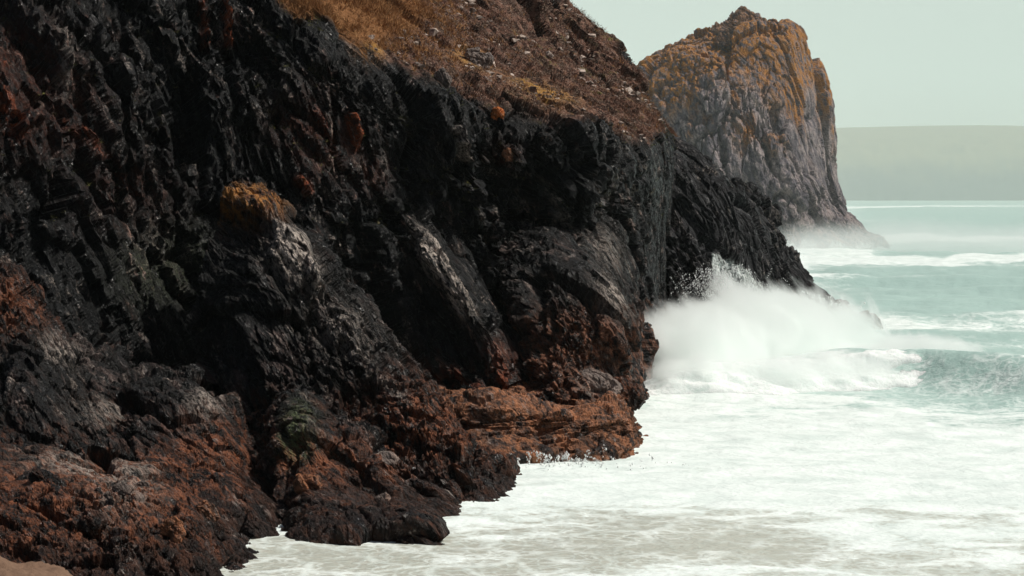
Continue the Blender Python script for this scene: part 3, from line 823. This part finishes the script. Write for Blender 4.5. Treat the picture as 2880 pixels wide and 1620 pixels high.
hills = mesh_from('hills', HPs, grid_faces(420, 110, (grid_normals(HPs) * HN).sum() < 0), M_hill.m)
tag(hills, 'long pale headland fading into the haze along the horizon', 'headland', kind='structure')

# ================================================================== SEA
def sea_grid():
    ys = [44.0]
    while ys[-1] < 14000:
        y = ys[-1]
        ys.append(y + max(0.13, y * y * 1.0 / (FPX * CAMH)) if y < 900 else y * 1.06)
    ys = np.array(ys)
    tx = np.linspace(-0.36, 0.46, 760)
    X = tx[None, :] * ys[:, None]
    Y = np.repeat(ys[:, None], len(tx), 1)
    return X, Y
SX, SY = sea_grid()
S3 = np.stack([SX, SY, 0 * SX], -1)
def swell(P):
    X, Y = P[..., 0], P[..., 1]
    z = 0
    warp = 6 * fbm(np.stack([X / 40, Y / 60, 0 * X], -1), 3, 401)
    ph = (Y + warp + 0.12 * X) / 27.0
    c = np.sin(2 * np.pi * ph)
    z = z + 0.85 * (np.exp(1.4 * (c - 1)) * 2 - .75) * smooth01(Y, 120, 190) * (.6 + .8 * fbm(np.stack([X / 22, Y / 30, 0 * X], -1), 2, 409)) + .35 * fbm(np.stack([X / 5, Y / 3, 0 * X], -1), 4, 408) * smooth01(Y, 120, 190)
    z = z + 0.42 * fbm(np.stack([X / 9, Y / 6, 0 * X], -1), 4, 402) * (0.5 + .5 * smooth01(Y, 70, 150))
    z = z + 0.13 * fbm(np.stack([X / 2.4, Y / 2.0, 0 * X], -1), 4, 403, .6)
    z = z * np.clip(1 - (Y - 700) / 1500, 0.15, 1)
    z = z * (0.35 + 0.65 * smooth01(Y, 60, 110))
    return z
SZ = swell(S3)
n_far = fbm(np.stack([SX / 30, SY / 22, 0 * SX], -1), 5, 411)
n_mid = fbm(np.stack([SX / 7, SY / 5, 0 * SX], -1), 5, 412)
# foam: white near the rocks and inshore, streaks further out, breaker lines
def line_band(px_py, wid):
    """distance in metres along Y to a breaker line given by photo points on the sea"""
    pts = np.array([sea_at(*q) for q in px_py])
    o = np.argsort(pts[:, 0] / pts[:, 1])
    yy = np.interp(SX / SY, (pts[:, 0] / pts[:, 1])[o], pts[o, 1])
    return (SY + n_mid * wid * 0.5 - yy) / wid
foam = 0.80 - 0.55 * smooth01(SY, 105, 125) * smooth01(SX / SY, 0.13, 0.22) - 0.35 * smooth01(SY, 150, 190)
foam = foam - 0.30 * smooth01(SX / SY, 0.17, 0.26) * smooth01(SY, 88, 104)
foam = foam - 0.26 * (1 - smooth01(SY, 66, 78)) - 0.02
for ln, wd, am in ((((760, 262), (850, 258), (940, 262), (1030, 258)), 30, 1.45), (((760, 243), (870, 240), (1030, 238)), 45, 1.3),
                   (((700, 330), (900, 326), (1030, 322)), 11, 1.0), (((700, 207), (850, 207.5), (930, 206), (1030, 206)), 160, 1.5),
                   (((840, 345), (1030, 342)), 3, .25), (((600, 430), (800, 428), (1030, 436)), 3.0, .30)):
    foam = foam + am * np.exp(-line_band(ln, wd) ** 2)
n_str = fbm(np.stack([SX / 7, SY / 3.6, 0 * SX], -1), 5, 414, .6)
foam = foam + 0.30 * n_mid + 0.20 * n_far + 0.34 * n_str + .40 * smooth01(SZ, .35, 1.1) * smooth01(SY, 150, 200)
def along(path, P):
    """signed distance (positive on the far side) to a crest path of world points and the fraction along it"""
    best = np.full(P.shape[:2], 1e9); sg = best.copy(); fr = np.zeros(P.shape[:2])
    L = np.concatenate([[0], np.cumsum(np.linalg.norm(np.diff(path, axis=0), axis=1))])
    for k in range(len(path) - 1):
        a, b = path[k], path[k + 1]
        ab = b - a
        t = np.clip(((P[..., 0] - a[0]) * ab[0] + (P[..., 1] - a[1]) * ab[1]) / (ab @ ab), 0, 1)
        dx, dy = P[..., 0] - a[0] - t * ab[0], P[..., 1] - a[1] - t * ab[1]
        d = np.hypot(dx, dy)
        s_ = np.sign(ab[0] * dy - ab[1] * dx)
        m = d < best
        best = np.where(m, d, best); sg = np.where(m, d * s_, sg); fr = np.where(m, (L[k] + t * np.linalg.norm(ab)) / L[-1], fr)
    return sg, fr
crest = np.array([(6, 119), (14, 121.5), (21, 122.5), (26.5, 121.5), (31, 117), (37, 110), (46, 104), (60, 101)], float)
sg, fr = along(crest, S3)
sgw = sg + 0.7 * n_mid
prof = np.where(sgw > 0, np.exp(-(sgw / 6.5) ** 2), np.exp(-(sgw / 2.6) ** 2))
hgt_w = 2.3 * smooth01(fr, 0.0, 0.3) * (1 - .65 * smooth01(fr, 0.55, 1.0))
SZ = SZ + prof * hgt_w
foam = foam - 0.6 * prof * smooth01(fr, 0.46, 0.56) * (sgw < 3.5)
foam = foam + 0.5 * np.exp(-((sgw - .3) / .8) ** 2) * smooth01(fr, .35, .5) * (1 - smooth01(fr, .6, .72))
M_sea = NT('foaming sea water')
_g = M_sea.n('NewGeometry').outputs['Position']
_mp = M_sea.n('Mapping', {'Vector': _g, 'Scale': (0.75, 1.0, 1.0)})
_n1 = M_sea.noise(_mp, 0.5, 7, 0.6, 0.6)
_n2 = M_sea.noise(_mp, 4.0, 5, 0.6, 0.4)
_nn = M_sea.math('ADD', M_sea.math('MULTIPLY', _n1, 0.65), M_sea.math('MULTIPLY', _n2, 0.35))
_wv = M_sea.n('TexNoise', {'Vector': _g, 'Scale': 0.7, 'Detail': 4.0})
_wp = M_sea.n('VectorMath', {0: _wv.outputs['Color'], 1: (1.6, 1.6, 1.6)}, operation='MULTIPLY')
_wq = M_sea.n('VectorMath', {0: _g, 1: _wp}, operation='ADD')
_v1 = M_sea.n('TexVoronoi', {'Vector': _wq, 'Scale': 0.5}, feature='DISTANCE_TO_EDGE', voronoi_dimensions='2D').outputs[0]
_v2 = M_sea.n('TexVoronoi', {'Vector': _wq, 'Scale': 1.7}, feature='DISTANCE_TO_EDGE', voronoi_dimensions='2D').outputs[0]
_lace = M_sea.math('MAXIMUM', M_sea.ramp(_v1, 0.16, 0.02), M_sea.math('MULTIPLY', M_sea.ramp(_v2, 0.2, 0.02), 0.8))
_amt = M_sea.math('ADD', M_sea.attr('foam'), M_sea.math('MULTIPLY', M_sea.math('SUBTRACT', _nn, 0.5), 1.6))
_ff = M_sea.math('MAXIMUM', M_sea.ramp(_amt, 0.36, 0.62), M_sea.math('MULTIPLY', _lace, M_sea.ramp(_amt, 0.02, 0.45, 0.0, 0.65)))
_wat = M_sea.mix(M_sea.attr('shallow'), (0.38, 0.53, 0.485), (0.50, 0.46, 0.39))
_wat = M_sea.mix(M_sea.math('MULTIPLY', _n2, 0.5), _wat, (0.42, 0.59, 0.535))
_fc = M_sea.mix(M_sea.ramp(_n1, 0.3, 0.65), (0.66, 0.75, 0.715), (0.82, 0.89, 0.86))
_cc = M_sea.mix(_ff, _wat, _fc)
_bp = M_sea.n('Bump', {'Strength': 0.7, 'Distance': 0.25, 'Height': M_sea.math('ADD', _nn, M_sea.math('MULTIPLY', M_sea.noise(_mp, 0.22, 5, .65), 2.2))})
_sb = M_sea.n('BsdfPrincipled', {'Base Color': _cc, 'Roughness': M_sea.ramp(_ff, 0, 1, 0.35, 0.9), 'Specular IOR Level': 0.3, 'Normal': _bp})
M_sea.t.links.new(_sb.outputs[0], M_sea.out.inputs[0])
M_foam = NT('whitewater foam')
_g = M_foam.n('NewGeometry').outputs['Position']
_n1 = M_foam.noise(_g, 1.3, 6, 0.65)
_n2 = M_foam.noise(_g, 6.0, 4, 0.6)
_fc = M_foam.mix(M_foam.ramp(_n1, 0.35, 0.6), (0.76, 0.845, 0.81), (0.84, 0.90, 0.87))
_b = M_foam.n('Bump', {'Strength': 0.7, 'Distance': 0.15, 'Height': _n2})
_sb = M_foam.n('BsdfPrincipled', {'Base Color': _fc, 'Roughness': 0.9, 'Specular IOR Level': 0.1, 'Subsurface Weight': 1.0, 'Subsurface Radius': (1.0, 1.0, 1.0), 'Subsurface Scale': 0.9, 'Normal': _b})
_tr = M_foam.n('BsdfTranslucent', {'Color': (0.86, 0.93, 0.90, 1)})
_ms = M_foam.n('MixShader', {0: 0.0})
M_foam.t.links.new(_sb.outputs[0], _ms.inputs[1])
M_foam.t.links.new(_tr.outputs[0], _ms.inputs[2])
M_foam.t.links.new(_ms.outputs[0], M_foam.out.inputs[0])
def roller(pts, h, d, label, seed, nu=300, amp=1.0, lip=0.5):
    """whitewater tumbling along a crest path of (x, y, height factor)"""
    rows = []
    pts = np.array(pts, float)
    tg = np.gradient(pts[:, :2], axis=0)
    for (x, y, f), (tx_, ty_) in zip(pts, tg):
        n_ = np.array((-ty_, tx_)) / math.hypot(tx_, ty_)          # away from the camera
        row = []
        for o_, z_ in ((1.8, -0.35), (1.2, 0.3), (0.5, 0.8), (0.0, 1.0), (-0.35, 0.86), (-0.7, 0.5), (-1.05, 0.15), (-1.7, -0.35)):
            row.append((x + n_[0] * o_ * d, y + n_[1] * o_ * d, (z_ * f if z_ > 0 else z_) * h, 0))
        rows.append(row)
    P, N = surf(rows, nu, 90)
    if (N[..., 2]).sum() < 0:
        N = -N
    q = P / h
    q = q * np.array((.45, 1, 1))
    dd = .34 * fbm(q * 1.0, 4, seed) + .10 * fbm(q * 3.5, 4, seed + 1) + .03 * fbm(q * 11, 3, seed + 2, ridge=True)
    P = P + N * (dd * h * amp)[..., None]
    c = P.reshape(-1, 3).mean(0)
    o = mesh_from('breaking_wave', P, grid_faces(nu, 90, (grid_normals(P) * N).sum() < 0), M_foam.m, True, None, (c[0], c[1], 0))
    return tag(o, label, 'wave')
roller([(7.5, 117.5, .3), (10, 117, .8), (14, 118.5, 1), (18, 120, 1), (22, 121.3, 1.15), (25.5, 121.4, 1.2), (28, 120, .7), (29.5, 118.6, .15)], 1.7, 3.4, 'curling white wave breaking below the spray, green water on its right', 501)
shallow = (1 - smooth01(SY + 10 * n_mid, 70, 108))
V = np.stack([SX, SY, SZ], -1)
sea = mesh_from('sea', V, grid_faces(V.shape[0], V.shape[1], True), M_sea.m, True, dict(foam=foam, shallow=shallow))
tag(sea, 'pale turquoise sea covered in white foam', 'sea', kind='structure')

# ================================================================== SPRAY
def spray(name, puffs, dens, label, nscale=0.35, k=1.6, namp=2.6):
    """one billowing cloud of spray; puffs = (px, py, Y, rx, ry, rz)"""
    t = NT(name + ' droplets')
    p = t.n('NewGeometry').outputs['Position']
    best = None
    lo, hi = np.full(3, 1e9), np.full(3, -1e9)
    for (px, py, Y, rx, ry, rz) in puffs:
        c = at(px, py, Y)
        r = np.array((rx, ry, rz))
        lo, hi = np.minimum(lo, c - r * 1.1), np.maximum(hi, c + r * 1.1)
        sub = t.n('VectorMath', {0: p, 1: tuple(c)}, operation='SUBTRACT')
        dv = t.n('VectorMath', {0: sub, 1: tuple(r)}, operation='DIVIDE')
        ln = t.n('VectorMath', {0: dv}, operation='LENGTH').outputs['Value']
        v = t.math('SUBTRACT', 1.0, ln)
        best = v if best is None else t.math('MAXIMUM', best, v)
    ax, az_ = np.array((0.62, 0.1, -0.78)), np.array((0.78, 0.1, 0.62))
    cmb = t.n('CombineXYZ')
    for k_, (e_, f_) in enumerate(((ax, .5), (np.array((0, 1, 0)), .8), (az_, 1.25))):
        dt = t.n('VectorMath', {0: p}, operation='DOT_PRODUCT')
        dt.inputs[1].default_value = tuple(e_ * f_)
        t.t.links.new(dt.outputs['Value'], cmb.inputs[k_])
    nz = t.noise(cmb, nscale, 8, 0.66, 0.6)
    dn = t.math('ADD', t.math('MULTIPLY', best, k), t.math('MULTIPLY', t.math('SUBTRACT', nz, 0.56), namp))
    dn = t.math('MULTIPLY', t.math('POWER', t.math('MAXIMUM', t.math('MINIMUM', dn, 1.0), 0.0), 1.3), dens)
    vol = t.n('VolumePrincipled', {'Color': (0.978, 1.0, 0.991, 1), 'Density': dn, 'Anisotropy': 0.0})
    t.t.links.new(vol.outputs[0], t.out.inputs['Volume'])
    lo[2] = max(lo[2], -0.6)
    x0, y0, z0 = lo
    x1, y1, z1 = hi
    V = np.array([(x, y, z) for x in (x0, x1) for y in (y0, y1) for z in (z0, z1)])
    F = np.array([(0, 1, 3, 2), (4, 6, 7, 5), (0, 4, 5, 1), (2, 3, 7, 6), (0, 2, 6, 4), (1, 5, 7, 3)])
    o = mesh_from(name, V, F, t.m, False, None, ((x0 + x1) / 2, (y0 + y1) / 2, 0))
    return tag(o, label, 'spray', kind='stuff')
spray('spray', [(705, 362, 130, 7, 8, 4.4), (682, 362, 123, 4.5, 6, 4.0), (755, 350, 138, 8, 8, 5.2), (735, 335, 146, 4.4, 5, 4.2), (768, 325, 151, 4.8, 4, 3.4), (800, 345, 148, 8, 8, 4.6), (850, 370, 138, 9, 8, 2.5), (900, 368, 133, 6, 6, 2.4), (935, 362, 130, 4, 5, 2.0), (695, 380, 117, 4.6, 3.0, 1.9), (765, 380, 118, 6, 3.0, 1.9), (830, 376, 119.5, 5.5, 3.0, 1.8), (800, 334, 158, 4, 4, 2.4), (724, 302, 149.5, 1.8, 2, 2.8), (700, 318, 150, 2.4, 3, 2.2), (790, 318, 156, 3.4, 3, 2.6)], 1.9, 'white cloud of spray bursting from a wave against the rocks', 0.5, 1.8, 3.3)
# flung drops and strings of water above and in front of the cloud
def drops(name, srcs, n, label):
    pts, rad = [], []
    for (px, py, Y, wx, vmin, vmax, lean, share) in srcs:
        c = at(px, py, Y)
        for _ in range(int(n * share / 14)):
            v0 = rng.uniform(vmin, vmax)
            th = rng.normal(lean, .42)
            ph = rng.normal(0, .35)
            tt0 = rng.uniform(.15, 1.0) * 2 * v0 / 9.8 * .62
            b0 = c + np.array((rng.normal(0, wx), rng.normal(0, .8), rng.uniform(-.4, .3)))
            for q_ in range(14):                      # a torn string of drops along one arc
                tt = tt0 + q_ * .022 * rng.uniform(.7, 1.3)
                pts.append(b0 + np.array((math.sin(th) * v0 * tt * .5, math.sin(ph) * v0 * tt * .3, math.cos(th) * v0 * tt - 4.9 * tt * tt)) + rng.normal(0, .05, 3))
                rad.append(rng.choice((.014, .028, .05), p=(.6, .32, .08)))
    pts, rad = np.array(pts), np.array(rad)
    o8 = np.array(((1, 0, 0), (-1, 0, 0), (0, 1, 0), (0, -1, 0), (0, 0, 1.5), (0, 0, -1.5)), float)
    f8 = np.array(((0, 2, 4), (2, 1, 4), (1, 3, 4), (3, 0, 4), (2, 0, 5), (1, 2, 5), (3, 1, 5), (0, 3, 5)))
    V = (pts[:, None] + o8[None] * rad[:, None, None]).reshape(-1, 3)
    F_ = (f8[None] + 6 * np.arange(len(pts))[:, None, None]).reshape(-1, 3)
    return tag(mesh_from(name, V, F_, M_foam.m, False), label, 'spray', kind='stuff')
drops('spray_drops', [(690, 340, 140, 1.6, 3, 6, -.1, .25), (722, 300, 148, 1.2, 4, 7.5, -.15, .3), (775, 315, 152, 2.5, 3, 6, .1, .25), (560, 472, 85, 1.8, 2, 4.0, 0, .12), (418, 486, 78.0, .6, 2, 4, -.1, .08)], 16000, 'white drops and torn strings of water thrown up along the foot of the rocks')
spray('mist', [(840, 247, 410, 26, 25, 6), (900, 243, 420, 40, 30, 6.5), (980, 245, 415, 45, 30, 6), (800, 252, 400, 18, 20, 5), (1060, 244, 420, 40, 30, 6)], 0.05, 'thin white mist over the breakers at the foot of the sea stack', 0.08)

# ================================================================== HAZE
t = NT('sea haze')
pv = t.n('VolumePrincipled', {'Color': (0.90, 1.0, 0.94, 1), 'Density': 0.00004, 'Anisotropy': 0.2})
t.t.links.new(pv.outputs[0], t.out.inputs['Volume'])
x0, x1, y0, y1, z0, z1 = -5200, 6800, -60, 14500, -12, 420
V = np.array([(x, y, z) for x in (x0, x1) for y in (y0, y1) for z in (z0, z1)])
F = np.array([(0, 1, 3, 2), (4, 6, 7, 5), (0, 4, 5, 1), (2, 3, 7, 6), (0, 2, 6, 4), (1, 5, 7, 3)])
hz = mesh_from('haze', V, F, t.m, False)
tag(hz, 'pale sea haze hanging over the whole bay', 'haze', kind='stuff')
t = NT('salt mist')
pv = t.n('VolumePrincipled', {'Color': (0.93, 1.0, 0.96, 1), 'Density': 0.00012, 'Anisotropy': 0.2})
t.t.links.new(pv.outputs[0], t.out.inputs['Volume'])
x0, x1, y0, y1, z0, z1 = -2600, 3600, 235, 9600, -9, 400
V = np.array([(x, y, z) for x in (x0, x1) for y in (y0, y1) for z in (z0, z1)])
mz = mesh_from('mist', V, F, t.m, False)
tag(mz, 'salt mist blown over the open sea beyond the near headland', 'mist', kind='stuff')
print('built in %.1f s' % (time.time() - T0))
